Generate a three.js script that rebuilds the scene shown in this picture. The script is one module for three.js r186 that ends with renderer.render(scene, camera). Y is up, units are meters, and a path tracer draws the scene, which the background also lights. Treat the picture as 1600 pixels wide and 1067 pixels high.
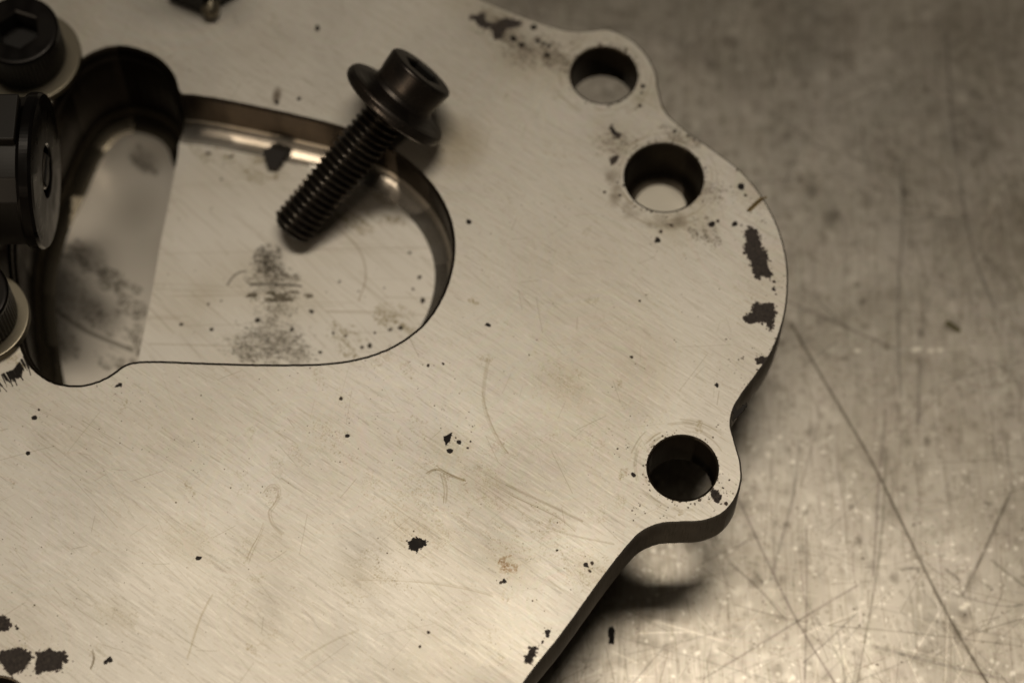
import * as THREE from 'three';
import { mergeGeometries, mergeVertices, toCreasedNormals } from 'three/addons/utils/BufferGeometryUtils.js';
import { RoundedBoxGeometry } from 'three/addons/geometries/RoundedBoxGeometry.js';

// ---------- camera, lamps, exposure ----------
const MM = 0.001, T = 28;                       // everything below is written in millimetres; T is the height of the plate's face above the bench
const scene = new THREE.Scene();
const camera = new THREE.PerspectiveCamera(16, 1024 / 682, 0.01, 20);
const EL = 64.5 * Math.PI / 180, DIST = 403.8;
camera.position.set(0, (T + DIST * Math.sin(EL)) * MM, DIST * Math.cos(EL) * MM);
camera.lookAt(0, T * MM, 0);
camera.focus = 0.392; camera.userData.fStop = 8.5;
scene.background = new THREE.Color().setRGB(0.045, 0.039, 0.031);   // the dim workshop around
const renderer = new THREE.WebGLRenderer();
renderer.toneMapping = THREE.LinearToneMapping; renderer.toneMappingExposure = 1;
renderer.shadowMap.enabled = true;
function panel(color, intensity, w, h, az, el, dist, at = [0, T, 0]) {
  const l = new THREE.RectAreaLight(new THREE.Color().setRGB(...color), intensity, w, h);
  const a = az * Math.PI / 180, e = el * Math.PI / 180;
  l.position.set(at[0] * MM + dist * Math.cos(e) * Math.sin(a), at[1] * MM + dist * Math.sin(e), at[2] * MM - dist * Math.cos(e) * Math.cos(a));
  l.lookAt(at[0] * MM, at[1] * MM, at[2] * MM);
  scene.add(l);
}
panel([1, 0.90, 0.75], 14.6, 0.60, 0.13, 0, 79, 1.1, [30, T, 10]);     // long ceiling lamp beyond the plate, parallel to the picture's width
panel([1, 0.82, 0.62], 36.0, 0.14, 0.14, 222, 30, 1.0);
panel([1, 0.86, 0.66], 1.7, 0.26, 0.20, 195, 80, 1.2);                                // second ceiling lamp, dimmer, above the photographer                 // weaker lamp from the left, behind the photographer

// ---------- helpers ----------
function rng(seed) { let s = seed >>> 0; return () => { s = s + 0x6D2B79F5 | 0; let t = Math.imul(s ^ s >>> 15, 1 | s); t = t + Math.imul(t ^ t >>> 7, 61 | t) ^ t; return ((t ^ t >>> 14) >>> 0) / 4294967296; }; }
const R2 = rng(77);
const used = {};
function numbered(n) { used[n] = (used[n] ?? -1) + 1; return used[n] ? n + '_' + String(used[n]).padStart(3, '0') : n; }
function thing(name, label, category, group) {
  const o = new THREE.Group(); o.name = numbered(name); scene.add(o);
  o.userData = { label, category }; if (group) o.userData.group = group;
  return o;
}
function part(name, geo, mat, parent, label) {
  const m = new THREE.Mesh(geo, mat); m.name = name; m.castShadow = m.receiveShadow = true;
  if (label) m.userData.label = label;
  parent.add(m); return m;
}
const scaled = (g) => g.scale(MM, MM, MM);
function spline(pts, closed, k = 10, tension = 0.5) {
  const c = new THREE.CatmullRomCurve3(pts.map(p => new THREE.Vector3(p[0], 0, p[1])), closed, 'centripetal', tension);
  const n = closed ? pts.length : pts.length - 1, out = [];
  for (let i = 0; i < n * k; i++) { const v = c.getPoint(i / (n * k)); out.push([v.x, v.z]); }
  if (!closed) { const v = c.getPoint(1); out.push([v.x, v.z]); }
  return out;
}
const circle = (c, r, n = 72) => Array.from({ length: n }, (_, i) => [c[0] + r * Math.cos(i / n * 2 * Math.PI), c[1] + r * Math.sin(i / n * 2 * Math.PI)]);
const area = (p) => p.reduce((s, a, i) => { const b = p[(i + 1) % p.length]; return s + a[0] * b[1] - b[0] * a[1]; }, 0) / 2;
function offset(pts, d, closed, sgn) {            // d > 0 goes inside for sgn = sign of area
  const n = pts.length, w = n > 150 ? 6 : 1;       // finely sampled outlines: smoothed normals
  return pts.map((p, i) => {
    const a = closed ? pts[(i + n - w) % n] : pts[Math.max(0, i - w)], b = closed ? pts[(i + w) % n] : pts[Math.min(n - 1, i + w)];
    const tx = b[0] - a[0], tz = b[1] - a[1], l = Math.hypot(tx, tz) || 1;
    return [p[0] - tz / l * sgn * d, p[1] + tx / l * sgn * d];
  });
}
function sweep(pts, prof, closed, sgn, crease = 0.6) {     // prof: [inset, height]
  const rows = prof.map(([o]) => offset(pts, o, closed, sgn)), n = pts.length, cols = closed ? n + 1 : n;
  const pos = [], uv = [], idx = []; let arc = [0];
  for (let i = 1; i < cols; i++) arc.push(arc[i - 1] + Math.hypot(pts[i % n][0] - pts[i - 1][0], pts[i % n][1] - pts[i - 1][1]));
  let v = 0;
  prof.forEach(([o, y], j) => {
    if (j) v += Math.hypot(o - prof[j - 1][0], y - prof[j - 1][1]);
    for (let i = 0; i < cols; i++) { const p = rows[j][i % n]; pos.push(p[0], y, p[1]); uv.push(arc[i] / 20, v / 20); }
  });
  for (let j = 0; j + 1 < prof.length; j++) for (let i = 0; i + 1 < cols; i++) { const a = j * cols + i, b = a + 1, c = a + cols, d = c + 1; sgn > 0 ? idx.push(a, b, c, b, d, c) : idx.push(a, c, b, b, c, d); }
  const g = new THREE.BufferGeometry();
  g.setAttribute('position', new THREE.Float32BufferAttribute(pos, 3)); g.setAttribute('uv', new THREE.Float32BufferAttribute(uv, 2)); g.setIndex(idx);
  return toCreasedNormals(scaled(g), crease);
}
function flat(outer, holes, y, up, uvOf) {
  const V = (p) => p.map(q => new THREE.Vector2(q[0], q[1]));
  const o = V(outer), hs = holes.map(V);
  const faces = THREE.ShapeUtils.triangulateShape(o, hs), all = [o, ...hs].flat();
  const pos = [], uv = [], nor = [], idx = [];
  for (const q of all) { pos.push(q.x, y, q.y); nor.push(0, up, 0); uv.push(...uvOf(q.x, q.y)); }
  for (const [a, b, c] of faces) {
    const A = all[a], B = all[b], Cc = all[c], s = (B.x - A.x) * (Cc.y - A.y) - (Cc.x - A.x) * (B.y - A.y);
    (s < 0) === (up > 0) ? idx.push(a, b, c) : idx.push(a, c, b);
  }
  const g = new THREE.BufferGeometry();
  g.setAttribute('position', new THREE.Float32BufferAttribute(pos, 3)); g.setAttribute('normal', new THREE.Float32BufferAttribute(nor, 3)); g.setAttribute('uv', new THREE.Float32BufferAttribute(uv, 2)); g.setIndex(idx);
  return scaled(g);
}
const fillet = (r, y0, n = 8) => Array.from({ length: n + 1 }, (_, i) => { const a = i / n * Math.PI / 2; return [r - r * Math.cos(a), y0 + r - r * Math.sin(a)]; });
const lip = (r, n = 4) => Array.from({ length: n + 1 }, (_, i) => { const a = i / n * Math.PI / 2; return [-r + r * Math.sin(a), T - r + r * Math.cos(a)]; });   // rounded edge of a hole: from the face into the wall

// ---------- painting of surfaces (colour and relief of the metal itself) ----------
function sheet(x0, z0, w, px) {                    // a square canvas that covers w millimetres from (x0, z0)
  const cv = document.createElement('canvas'); cv.width = cv.height = px;
  const c = cv.getContext('2d'), s = px / w; c.setTransform(s, 0, 0, s, -x0 * s, -z0 * s);
  c.lineCap = 'round'; c.lineJoin = 'round';
  return { cv, c, s, x0, z0, w, px, uv: (x, z) => [(x - x0) / w, 1 - (z - z0) / w] };
}
function tex(S, srgb) {
  const t = new THREE.CanvasTexture(S.cv); if (srgb) t.colorSpace = THREE.SRGBColorSpace;
  t.wrapS = t.wrapT = THREE.MirroredRepeatWrapping; t.anisotropy = 8; return t;
}
const fill = (S, col) => { S.c.fillStyle = col; S.c.fillRect(S.x0 - 1, S.z0 - 1, S.w + 2, S.w + 2); };
function clouds(S, rnd, n, rmin, rmax, cols, alpha) {       // soft uneven tone
  for (let i = 0; i < n; i++) {
    const x = S.x0 + rnd() * S.w, z = S.z0 + rnd() * S.w, r = rmin + rnd() * (rmax - rmin), col = cols[Math.floor(rnd() * cols.length)];
    soft(S, x, z, r, col, alpha * (0.4 + 0.6 * rnd()), 0.5 + rnd(), rnd() * 3);
  }
}
function soft(S, x, z, r, col, a, squash = 1, rot = 0) {
  const c = S.c; c.save(); c.translate(x, z); c.rotate(rot); c.scale(1, squash);
  const g = c.createRadialGradient(0, 0, 0, 0, 0, r); g.addColorStop(0, `rgba(${col},${a})`); g.addColorStop(0.5, `rgba(${col},${a * 0.6})`); g.addColorStop(1, `rgba(${col},0)`);
  c.fillStyle = g; c.beginPath(); c.arc(0, 0, r, 0, 7); c.fill(); c.restore();
}
function grain(S, rnd, n, ang, spread, lmin, lmax, wmin, wmax, cols, amin, amax, zone) {
  const c = S.c;
  for (let i = 0; i < n; i++) {
    const x = zone ? zone[0] + rnd() * (zone[2] - zone[0]) : S.x0 + rnd() * S.w, z = zone ? zone[1] + rnd() * (zone[3] - zone[1]) : S.z0 + rnd() * S.w;
    const a = ang + (rnd() - 0.5) * spread, l = lmin + rnd() * rnd() * (lmax - lmin);
    c.strokeStyle = `rgba(${cols[Math.floor(rnd() * cols.length)]},${amin + rnd() * (amax - amin)})`; c.lineWidth = wmin + rnd() * (wmax - wmin);
    const dx = Math.cos(a) * l / 2, dz = Math.sin(a) * l / 2, k = (rnd() - 0.5) * l * 0.06;
    c.beginPath(); c.moveTo(x - dx, z - dz); c.quadraticCurveTo(x - dz / l * k, z + dx / l * k, x + dx, z + dz); c.stroke();
  }
}
function jag(pts, rnd, amp) {
  const out = [];
  pts.forEach((p, i) => {
    const q = pts[(i + 1) % pts.length], l = Math.hypot(q[0] - p[0], q[1] - p[1]), n = Math.max(2, Math.round(l / 0.22));
    for (let k = 0; k < n; k++) { const t = k / n; out.push([p[0] + (q[0] - p[0]) * t + (rnd() - 0.5) * amp, p[1] + (q[1] - p[1]) * t + (rnd() - 0.5) * amp]); }
  });
  return out;
}
function blot(S, pts, col, a, rnd, amp = 0.3) {
  const c = S.c, j = jag(pts, rnd, amp); c.fillStyle = `rgba(${col},${a})`; c.beginPath(); j.forEach((p, i) => i ? c.lineTo(...p) : c.moveTo(...p)); c.closePath(); c.fill();
}
function speck(S, x, z, r, col, a, rnd) {
  const n = 7, pts = [], e = 0.6 + rnd() * 0.6, ro = rnd() * 3;
  for (let i = 0; i < n; i++) { const t = i / n * 2 * Math.PI, q = r * (0.65 + 0.6 * rnd()), u = q * Math.cos(t), v = q * e * Math.sin(t); pts.push([x + u * Math.cos(ro) - v * Math.sin(ro), z + u * Math.sin(ro) + v * Math.cos(ro)]); }
  const c = S.c; c.fillStyle = `rgba(${col},${a})`; c.beginPath(); pts.forEach((p, i) => i ? c.lineTo(...p) : c.moveTo(...p)); c.closePath(); c.fill();
}
function stroke(S, pts, w, col, a) {
  const c = S.c; c.strokeStyle = `rgba(${col},${a})`; c.lineWidth = w; c.beginPath(); c.moveTo(...pts[0]);
  for (let i = 1; i < pts.length - 1; i++) c.quadraticCurveTo(pts[i][0], pts[i][1], (pts[i][0] + pts[i + 1][0]) / 2, (pts[i][1] + pts[i + 1][1]) / 2);
  c.lineTo(...pts[pts.length - 1]); c.stroke();
}
const lattice = Array.from({ length: 4096 }, ((q) => () => q())(rng(99)));
function noise(x, z) {
  const i = Math.floor(x), j = Math.floor(z), f = x - i, g = z - j, u = f * f * (3 - 2 * f), v = g * g * (3 - 2 * g), L = (a, b) => lattice[((a * 57 + b * 131) % 4096 + 4096) % 4096];
  return (L(i, j) * (1 - u) + L(i + 1, j) * u) * (1 - v) + (L(i, j + 1) * (1 - u) + L(i + 1, j + 1) * u) * v;
}
const fbm = (x, z) => 0.5 * noise(x, z) + 0.3 * noise(x * 2.1 + 7, z * 2.1) + 0.2 * noise(x * 4.3, z * 4.3 + 9);
function grime(S, rnd, n, cx, cz, rx, rz, col, a, thr = 0.5, rot = 0, size = 0.13, f = 0.9) {     // broken smudge: specks where the noise is high
  for (let i = 0; i < n; i++) {
    const t = rnd() * 6.283, q = Math.sqrt(rnd()), u = rx * q * Math.cos(t), v = rz * q * Math.sin(t), x = cx + u * Math.cos(rot) - v * Math.sin(rot), z = cz + u * Math.sin(rot) + v * Math.cos(rot);
    const k = fbm(u * f * 0.55 + cx * 3.1, v * f * 1.35 + cz * 2.3) - thr + (1 - q) * 0.12 - 0.06; if (k < 0) continue;
    speck(S, x, z, size * (0.5 + rnd()), col, a * Math.min(1, 0.25 + k * 5) * (0.5 + 0.5 * rnd()), rnd);
  }
}
function scuff(S, rnd, pts, w, col, a) {
  for (let k = 0; k < 7; k++) { const i0 = rnd() < 0.4 ? 1 : 0, o = (rnd() - 0.5) * w * 1.6, q = (rnd() - 0.5) * w * 1.6; const p = pts.slice(pts.length > 3 ? i0 : 0); stroke(S, p.map(([x, z]) => [x + o + (rnd() - 0.5) * w * 0.5, z + q + (rnd() - 0.5) * w * 0.5]), w * (0.15 + rnd() * 0.3), col, a * (0.2 + 0.35 * rnd())); }
}
function dusting(S, rnd, n, cx, cz, rad, rmin, rmax, col, a) {
  for (let i = 0; i < n; i++) { const t = rnd() * 6.283, q = rad * Math.sqrt(rnd()) * rnd(); speck(S, cx + q * Math.cos(t), cz + q * Math.sin(t), rmin + rnd() * rnd() * (rmax - rmin), col, a * (0.4 + 0.6 * rnd()), rnd); }
}

// ---------- face of the plate ----------
const GA = 36 * Math.PI / 180;
const faceC = sheet(-95, -75, 145, 2048), faceB = sheet(-95, -75, 145, 2048), faceR = sheet(-95, -75, 145, 1024);
{
  const r = rng(11), S = faceC;
  fill(S, 'rgb(196,190,180)');
  clouds(S, r, 130, 5, 22, ['150,138,116', '214,210,204', '172,164,150'], 0.16);
  grain(S, r, 26000, GA, 0.14, 0.8, 6, 0.10, 0.24, ['120,108,88', '236,232,224', '226,220,210', '140,128,108'], 0.04, 0.15);
  grain(S, r, 700, GA, 0.1, 5, 18, 0.10, 0.24, ['120,108,88', '236,232,224'], 0.03, 0.08);
  for (let i = 0; i < 16000; i++) speck(S, -95 + r() * 145, -75 + r() * 145, 0.08 + r() * 0.14, r() < 0.5 ? '150,136,110' : '228,222,212', 0.14, r);
  grain(S, r, 260, GA + 0.05, 0.5, 4, 30, 0.06, 0.14, ['96,84,62', '245,240,230'], 0.08, 0.2);
  grain(S, r, 320, 0.5, 3, 2, 12, 0.05, 0.12, ['92,80,58'], 0.12, 0.3);
  // greasy brown haze towards the edges and around the holes
  for (const [x, z, q] of [[0, -54.69, 6.75], [7.86, -52.72, 5.62], [17.73, -39.1, 6.65], [31.66, -24.61, 6.55], [23.47, -47.49, 4.47], [27.19, -20.9, 5.44], [-2.27, -62.01, 5.67], [41.64, -28.35, 4.93], [-9.12, -67.39, 5.7], [-16.41, 33.69, 7.18], [8.44, 7.77, 6.33], [-4.14, 25.96, 6.21], [0, 39.13, 6.12], [12.22, 40.21, 4.58], [-10.42, 19.22, 5.21], [-24.41, 41.29, 5.08], [-62.6, 47.71, 4.04], [-51.15, 35.87, 6.14]]) { soft(S, x, z, q, '112,96,62', 0.12, 0.7, 0.6); grime(S, r, 700, x, z, q * 1.2, q * 0.7, '104,90,58', 0.13, 0.44, 0.6 + (r() - 0.5), 0.10, 0.9); }
  for (let i = 0; i < 130; i++) { const x = -88 + r() * 128, z = -70 + r() * 125, q = 1 + r() * 4; grime(S, r, 160, x, z, q, q * 0.6, '112,96,62', 0.16, 0.46, r() * 3, 0.12, 0.7); }
  // dark corroded patches
  const pit = '58,50,46', deep = '22,19,17';
  const patches = [
    [[39.46, -20.66], [40.47, -21.4], [41.87, -20.9], [42.17, -17.83], [43.28, -16], [43.17, -13.57], [43.98, -12.6], [43.41, -11.75], [42.03, -12.36], [41.13, -11.51], [40.58, -13.57], [40.11, -15.39], [39.22, -17.47], [39.93, -18.69]],
    [[38.47, -4.2], [40.12, -5.39], [40.96, -7.54], [42, -6.83], [43.73, -7.07], [44.17, -5.15], [43.56, -3.37], [43.06, -1.83], [42.6, -3.37], [41.22, -3.73], [39.71, -3.37]],
    [[40.49, 3.35], [41.37, 2.64], [42.3, 3.11], [41.52, 4.05], [40.57, 4.05]],
    [[-7.61, -63.88], [-4.89, -64.42], [-4.54, -62.81], [-3.18, -62.27], [-1.14, -63.62], [1.7, -62.81], [1.36, -62.01], [-0.57, -61.47], [-1.59, -60.67], [-1.81, -59.07], [-3.17, -59.33], [-3.4, -61.34], [-5.67, -61.74], [-6.24, -62.81]],
    [[-80.22, 53.82], [-78.74, 53.51], [-77.26, 53.2], [-75.69, 54.03], [-75.31, 54.87], [-76.16, 56.64], [-77.13, 56.95], [-78.07, 57.68], [-78.91, 57.16], [-79.73, 55.91], [-80.7, 55.08]],
    [[-74.48, 54.03], [-73.2, 53.82], [-72.75, 53.2], [-71.89, 53.82], [-70.69, 53.82], [-69.73, 54.56], [-69.84, 55.7], [-70.47, 55.29], [-70.36, 56.64], [-72.44, 56.95], [-74.29, 57.47], [-74.49, 56.33]],
    [[-81.05, 47.92], [-79.93, 48.03], [-79.24, 48.98], [-79.33, 50.25], [-80.82, 50.46]],
    [[2, 55.08], [3.01, 53.2], [3.81, 52.99], [3.61, 54.24], [2.8, 55.7], [2, 55.7]],
    [[32.26, 26.18], [33.27, 26.85], [33.85, 27.96], [33.2, 28.84], [32.21, 27.73]],
    [[16.88, -41.02], [17.55, -41.28], [17.97, -40.25], [18.63, -39.74], [18.39, -38.97], [17.52, -39.74]],
    [[16.88, -34.65], [17.89, -35.66], [18.55, -35.41], [18.08, -34.39], [17.19, -33.76]]];
  patches.forEach((p, i) => { blot(S, p, pit, 0.96, r, i === 4 || i === 5 ? 0.35 : 0.5); { const bx = p.map(q => q[0]), bz = p.map(q => q[1]), x0 = Math.min(...bx), x1 = Math.max(...bx), z0 = Math.min(...bz), z1 = Math.max(...bz), c = S.c; c.save(); c.beginPath(); p.forEach((q, k) => k ? c.lineTo(...q) : c.moveTo(...q)); c.clip(); for (let k = 0; k < 260; k++) speck(S, x0 + r() * (x1 - x0), z0 + r() * (z1 - z0), 0.06 + r() * 0.2, r() < 0.55 ? '34,29,26' : '86,76,68', 0.35, r); c.restore(); }
    const J = jag(p, r, 0.5); for (const q of J) { if (r() < 0.55) speck(S, q[0] + (r() - 0.5) * 0.5, q[1] + (r() - 0.5) * 0.5, 0.10 + r() * 0.2, pit, 0.95, r); if (r() < 0.12) speck(S, q[0] + (r() - 0.5) * 2.4, q[1] + (r() - 0.5) * 2.4, 0.06 + r() * 0.14, pit, 0.8, r); if (r() < 0.25) speck(S, q[0] + (r() - 0.5) * 0.8, q[1] + (r() - 0.5) * 0.8, 0.08 + r() * 0.14, '46,38,34', 0.5, r); } });
  blot(S, [[-16.68, 35.44], [-15.87, 35], [-14.75, 34.89], [-13.61, 35.44], [-14.01, 36.2], [-14.82, 36.75], [-15.32, 37.29], [-16.36, 36.64]], deep, 1, r, 0.35);
  blot(S, [[-11.17, 17.18], [-10.34, 16.73], [-9.72, 16.5], [-10.12, 17.86], [-10.84, 18.88]], deep, 1, r, 0.2);
  for (const [x, z] of jag([[-16.68, 35.44], [-15.87, 35], [-14.75, 34.89], [-13.61, 35.44], [-14.01, 36.2], [-14.82, 36.75], [-15.32, 37.29], [-16.36, 36.64]], r, 0.3)) if (r() < 0.7) speck(S, x + (r() - 0.5) * 0.35, z + (r() - 0.5) * 0.35, 0.08 + r() * 0.14, deep, 0.95, r);
  // single pits and specks
  for (const [x, z, q] of [[3.74, -61.74, 0.57], [0.34, -59.33, 0.57], [1.81, -58, 0.56], [4.52, -58.8, 0.57], [5.65, -58.27, 0.45], [6.55, -57.74, 0.45], [6.2, -55.88, 0.56], [-34.46, -61.47, 0.68], [-7.3, -22.51, 0.54], [24.74, -18.94, 0.54], [39.28, -29.48, 0.77], [39.97, -27.73, 0.33], [33.97, -22.14, 0.54], [35.08, -22.75, 0.33], [37.89, -22.14, 0.65], [17.53, -40.38, 0.44], [-4.06, -3.13, 0.53], [-26.84, 17.07, 0.42], [-28.19, 10.43, 0.32], [19.83, 2.88, 0.32], [33.75, 8, 0.42], [23.84, -30.86, 0.22], [-13.87, 4.4, 0.32], [-11.44, 4.05, 0.32], [-78.29, 13.88, 0.42], [-78.9, 20.12, 0.42], [-77.68, 12.39, 0.21], [-50, 38.27, 0.41], [-63.07, 55.18, 0.5], [-63.65, 55.5, 0.4], [-1.22, 42.15, 0.41], [-1.73, 42.37, 0.3], [-14.45, 52.99, 0.3], [-13.18, 50.67, 0.3], [19.7, 23.95, 0.41], [-8.66, 18.2, 0.42], [-10.1, 19.67, 0.52], [-9.19, 17.41, 0.21], [-6.78, 18.09, 0.21], [-7.19, 19.22, 0.21], [34.54, 28.95, 0.31], [5.64, 50.67, 0.5], [5.53, 51.09, 0.4], [4.82, 52.25, 0.3], [-65.17, 8.12, 0.42], [-64.66, 7.89, 0.42], [-41.07, -46.19, 0.45], [-37.2, -46.97, 0.45], [-77.94, 50.04, 0.4], [-78.18, 49.62, 0.3], [34.12, 26.18, 0.21], [35.21, 24.84, 0.21], [22.96, -49.44, 0.45], [22.7, -48.14, 0.34], [22.31, -45.54, 0.33], [21.62, -44.89, 0.22], [28.29, -40.38, 0.44], [30.48, -39.49, 0.33], [31.57, -38.72, 0.33], [24.65, -19.43, 0.33], [11.82, 39.46, 0.41], [12.74, 39.13, 0.31], [12.42, 40.43, 0.31], [7.15, 36.96, 0.2], [23.01, -28.35, 0.22], [33.01, -19.43, 0.22], [21.45, -7.54, 0.21], [44.13, -11.15, 0.32], [43.96, -9.7, 0.43], [44.34, -8.74, 0.21], [34.51, -43.6, 0.22], [15.89, -28.35, 0.33], [18.4, -27.73, 0.33], [19.2, -29.6, 0.33], [18.12, -30.23, 0.22], [27.21, -21.89, 0.33], [25.33, -20.66, 0.33]])
    speck(S, x, z, q * 1.05, q > 0.33 ? deep : '44,36,30', 0.92, r);
  const edge = [[0, -62.01], [4.52, -59.33], [11.31, -59.33], [9.01, -55.35], [20.43, -35.91], [20.22, -25.86], [26.15, -22.75], [38.36, -28.35], [40.39, -24.61], [42.49, -22.75], [44.61, -9.95], [43.02, 1.35], [40.09, 7.77], [36.69, 13.53], [34.09, 27.07], [24.7, 30.39], [20.61, 29.29], [18.75, 19.22], [38.17, 3.11]];
  for (const [x, z] of edge) dusting(S, r, 26, x, z, 7, 0.04, 0.22, '46,38,30', 0.85);
  for (const [x, z] of [[-8.35, 18.09], [-11.55, 12.39], [-14.82, 4.28], [-27.26, 13.53], [12.22, 39.67], [0, 40.21], [-16.37, 35.87], [-77.58, 13.53], [-25.41, 4.28], [-65.24, 10.08], [-55.22, 19.22], [6.04, 50.88]]) dusting(S, r, 26, x, z, 9, 0.04, 0.16, '52,42,32', 0.8);
  for (let i = 0; i < 1700; i++) speck(S, -95 + r() * 145, -75 + r() * 145, 0.04 + r() * r() * 0.12, '58,48,36', 0.35 + r() * 0.5, r);
  for (const [x, z] of [[-1.13, -60.67], [2.26, -58], [5.07, -56.01], [1.13, -55.62], [6.77, -56.68], [-3.41, -63.35], [9, -54.03], [17.71, -37.82], [28.81, -39.1], [32.88, -28.35], [32.62, -20.9]]) { soft(S, x, z, 3.4, '90,76,56', 0.12, 0.7, 0.5); grime(S, r, 700, x, z, 4.2, 2.4, '66,56,45', 0.42, 0.45, 0.4 + (r() - 0.5) * 1.4, 0.12, 1.3); }
  for (const [[x, z], q] of [[[[16.11, -51.8]][0], 5.65], [[[26.11, -31.24]][0], 6.55], [[[27.71, 22.71]][0], 5.5]]) { for (let i = 0; i < 90; i++) { const a = r() * 6.283, d = q + 0.3 + r() * r() * 1.3; speck(S, x + d * Math.cos(a), z + d * Math.sin(a), 0.05 + r() * r() * 0.3, '44,36,28', 0.7, r); } for (let i = 0; i < 26; i++) { const a = r() * 6.283, b = a + 0.2 + r() * 0.6, d = q + 0.8 + r() * 2.6; scuff(S, r, [[x + d * Math.cos(a), z + d * Math.sin(a)], [x + d * Math.cos((a + b) / 2) * 1.01, z + d * Math.sin((a + b) / 2) * 1.01], [x + d * Math.cos(b), z + d * Math.sin(b)]], 0.25, '108,94,70', 0.3); } }
  for (let i = 0; i < 60; i++) { const a = 1.2 + r() * 2.2, d = 8 + r() * 2.2; soft(S, [[26.11, -31.24]][0][0] + d * Math.cos(a), [[26.11, -31.24]][0][1] + d * Math.sin(a), 0.8 + r(), '96,84,70', 0.16, 0.7, r() * 3); }
  // smears, scuffs and a few long scratches
  scuff(S, r, [[-4.03, 3.11], [-5.06, 8.93], [-4.19, 13.53], [-2.09, 18.09], [-0.83, 19.9]], 0.5, '110,96,66', 0.30);
  scuff(S, r, [[-40.08, 27.07], [-39.3, 25.96], [-38.07, 25.73], [-37.59, 27.29], [-38.34, 29.29], [-39.32, 30.39], [-38.61, 32.59], [-36.89, 34.35]], 0.5, '112,98,70', 0.36);
  grime(S, r, 260, ...[[-38.7, 27.96]][0], 1.6, 2.0, '110,98,72', 0.25, 0.45, 0.3, 0.1, 1.4);
  scuff(S, r, [[-39.84, 32.59], [-40.56, 34.78], [-41.68, 37.18], [-42.2, 39.13]], 0.45, '110,94,64', 0.34);
  scuff(S, r, [[-13.69, 23.5], [-12.46, 22.38], [-10.37, 23.72], [-7.66, 24.84]], 0.35, '84,66,36', 0.55);
  scuff(S, r, [[-11.41, 23.72], [-10.65, 25.96], [-10.83, 28.73]], 0.3, '84,66,36', 0.4);
  scuff(S, r, [[-6.44, 22.38], [-1.03, 25.73], [5.16, 28.73], [11.3, 32.04]], 0.28, '84,70,44', 0.5);
  scuff(S, r, [[-5.7, 23.95], [0, 27.62], [7.2, 30.94], [10.26, 33.69]], 0.22, '84,70,44', 0.42);
  scuff(S, r, [[-8.3, 23.16], [0, 29.29], [6.15, 33.69], [16.37, 35.87]], 0.22, '90,76,50', 0.4);
  scuff(S, r, [[-65.9, 53.51], [-65.41, 54.66], [-65.54, 55.7], [-65.87, 56.54]], 0.24, '60,48,28', 0.75);
  scuff(S, r, [[-24.39, 41.83], [-16.26, 41.94], [-8.12, 43.01], [-3.04, 44.51]], 0.3, '110,96,68', 0.34);
  scuff(S, r, [[-36.92, 58.2], [-33.04, 55.08], [-28.14, 51.93], [-24.16, 50.35]], 0.3, '110,96,68', 0.3);
  scuff(S, r, [[-51.06, 55.08], [-50.24, 51.93], [-49.27, 47.71], [-47.62, 44.51]], 0.4, '120,104,72', 0.3);
   grime(S, r, 500, ...[[-0.71, 39.67]][0], 1.6, 2.0, '116,88,58', 0.4, 0.45); grime(S, r, 2600, ...[[-15.97, 29.29]][0], 10, 6, '110,92,56', 0.18, 0.45, 0.7, 0.10, 1.1);
  for (const [x, z] of [[-1.02, 35.87], [5.13, 32.59], [8.16, 38.05], [12.22, 39.67], [-4.14, 25.96], [-11.39, 24.84], [-29.21, 18.09], [8.45, 6.61], [-20.36, 40.21]]) grime(S, r, 700, x, z, 5, 3, '104,88,54', 0.2, 0.47, 0.7, 0.10, 1.2);
  // smudges beside the pocket
  soft(S, ...[[-41.13, -47.49]][0], 1.0, '60,48,36', 0.7, 2.2, 0.1); soft(S, ...[[-9.41, -37.82]][0], 6, '110,94,66', 0.35, 1.2, 0);
  // black bristly wear below the washer at the left
  for (let i = 0; i < 44; i++) { const q = r(), A = [[-85.07, 7.31], [-79.98, 2.64]][0], E = [[-85.07, 7.31], [-79.98, 2.64]][1], M = (1 - Math.abs(q - 0.5) * 2) * 1.1, x = A[0] + (E[0] - A[0]) * q + M * 0.6, z = A[1] + (E[1] - A[1]) * q + M, a = 1.05 + (r() - 0.5) * 0.5, l = 0.4 + r() * r() * 3.0, w = 0.09 + r() * 0.2; stroke(S, [[x - 0.5, z - 0.8], [x + Math.cos(a) * l * 0.5, z + Math.sin(a) * l * 0.5]], w * 1.6, '26,22,20', 0.85); stroke(S, [[x, z], [x + Math.cos(a) * l, z + Math.sin(a) * l]], w * 0.7, '26,22,20', 0.8); }
  stroke(S, [[40.62, -24.86], [41.77, -26.1], [42.91, -27.23]], 0.7, '92,72,34', 0.8);
  // relief of the brushing and of the pits
  const B = faceB, rb = rng(12); fill(B, 'rgb(150,150,150)');
  grain(B, rb, 20000, GA, 0.14, 1, 9, 0.10, 0.26, ['90,90,90', '215,215,215', '190,190,190', '60,60,60'], 0.12, 0.45);
  patches.forEach(p => blot(B, p, '40,40,40', 0.8, rng(5), 0.3));
  // gloss: grease is smoother, corroded patches dull
  const Q = faceR, rr = rng(13); fill(Q, 'rgb(255,128,255)');
  clouds(Q, rr, 120, 4, 18, ['255,104,255', '255,160,255'], 0.35);
  grain(Q, rr, 9000, GA, 0.15, 1, 8, 0.15, 0.3, ['255,90,255', '255,170,255'], 0.05, 0.22);
  patches.forEach(p => blot(Q, p, '255,220,40', 1, rng(5), 0.3));
}
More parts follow.
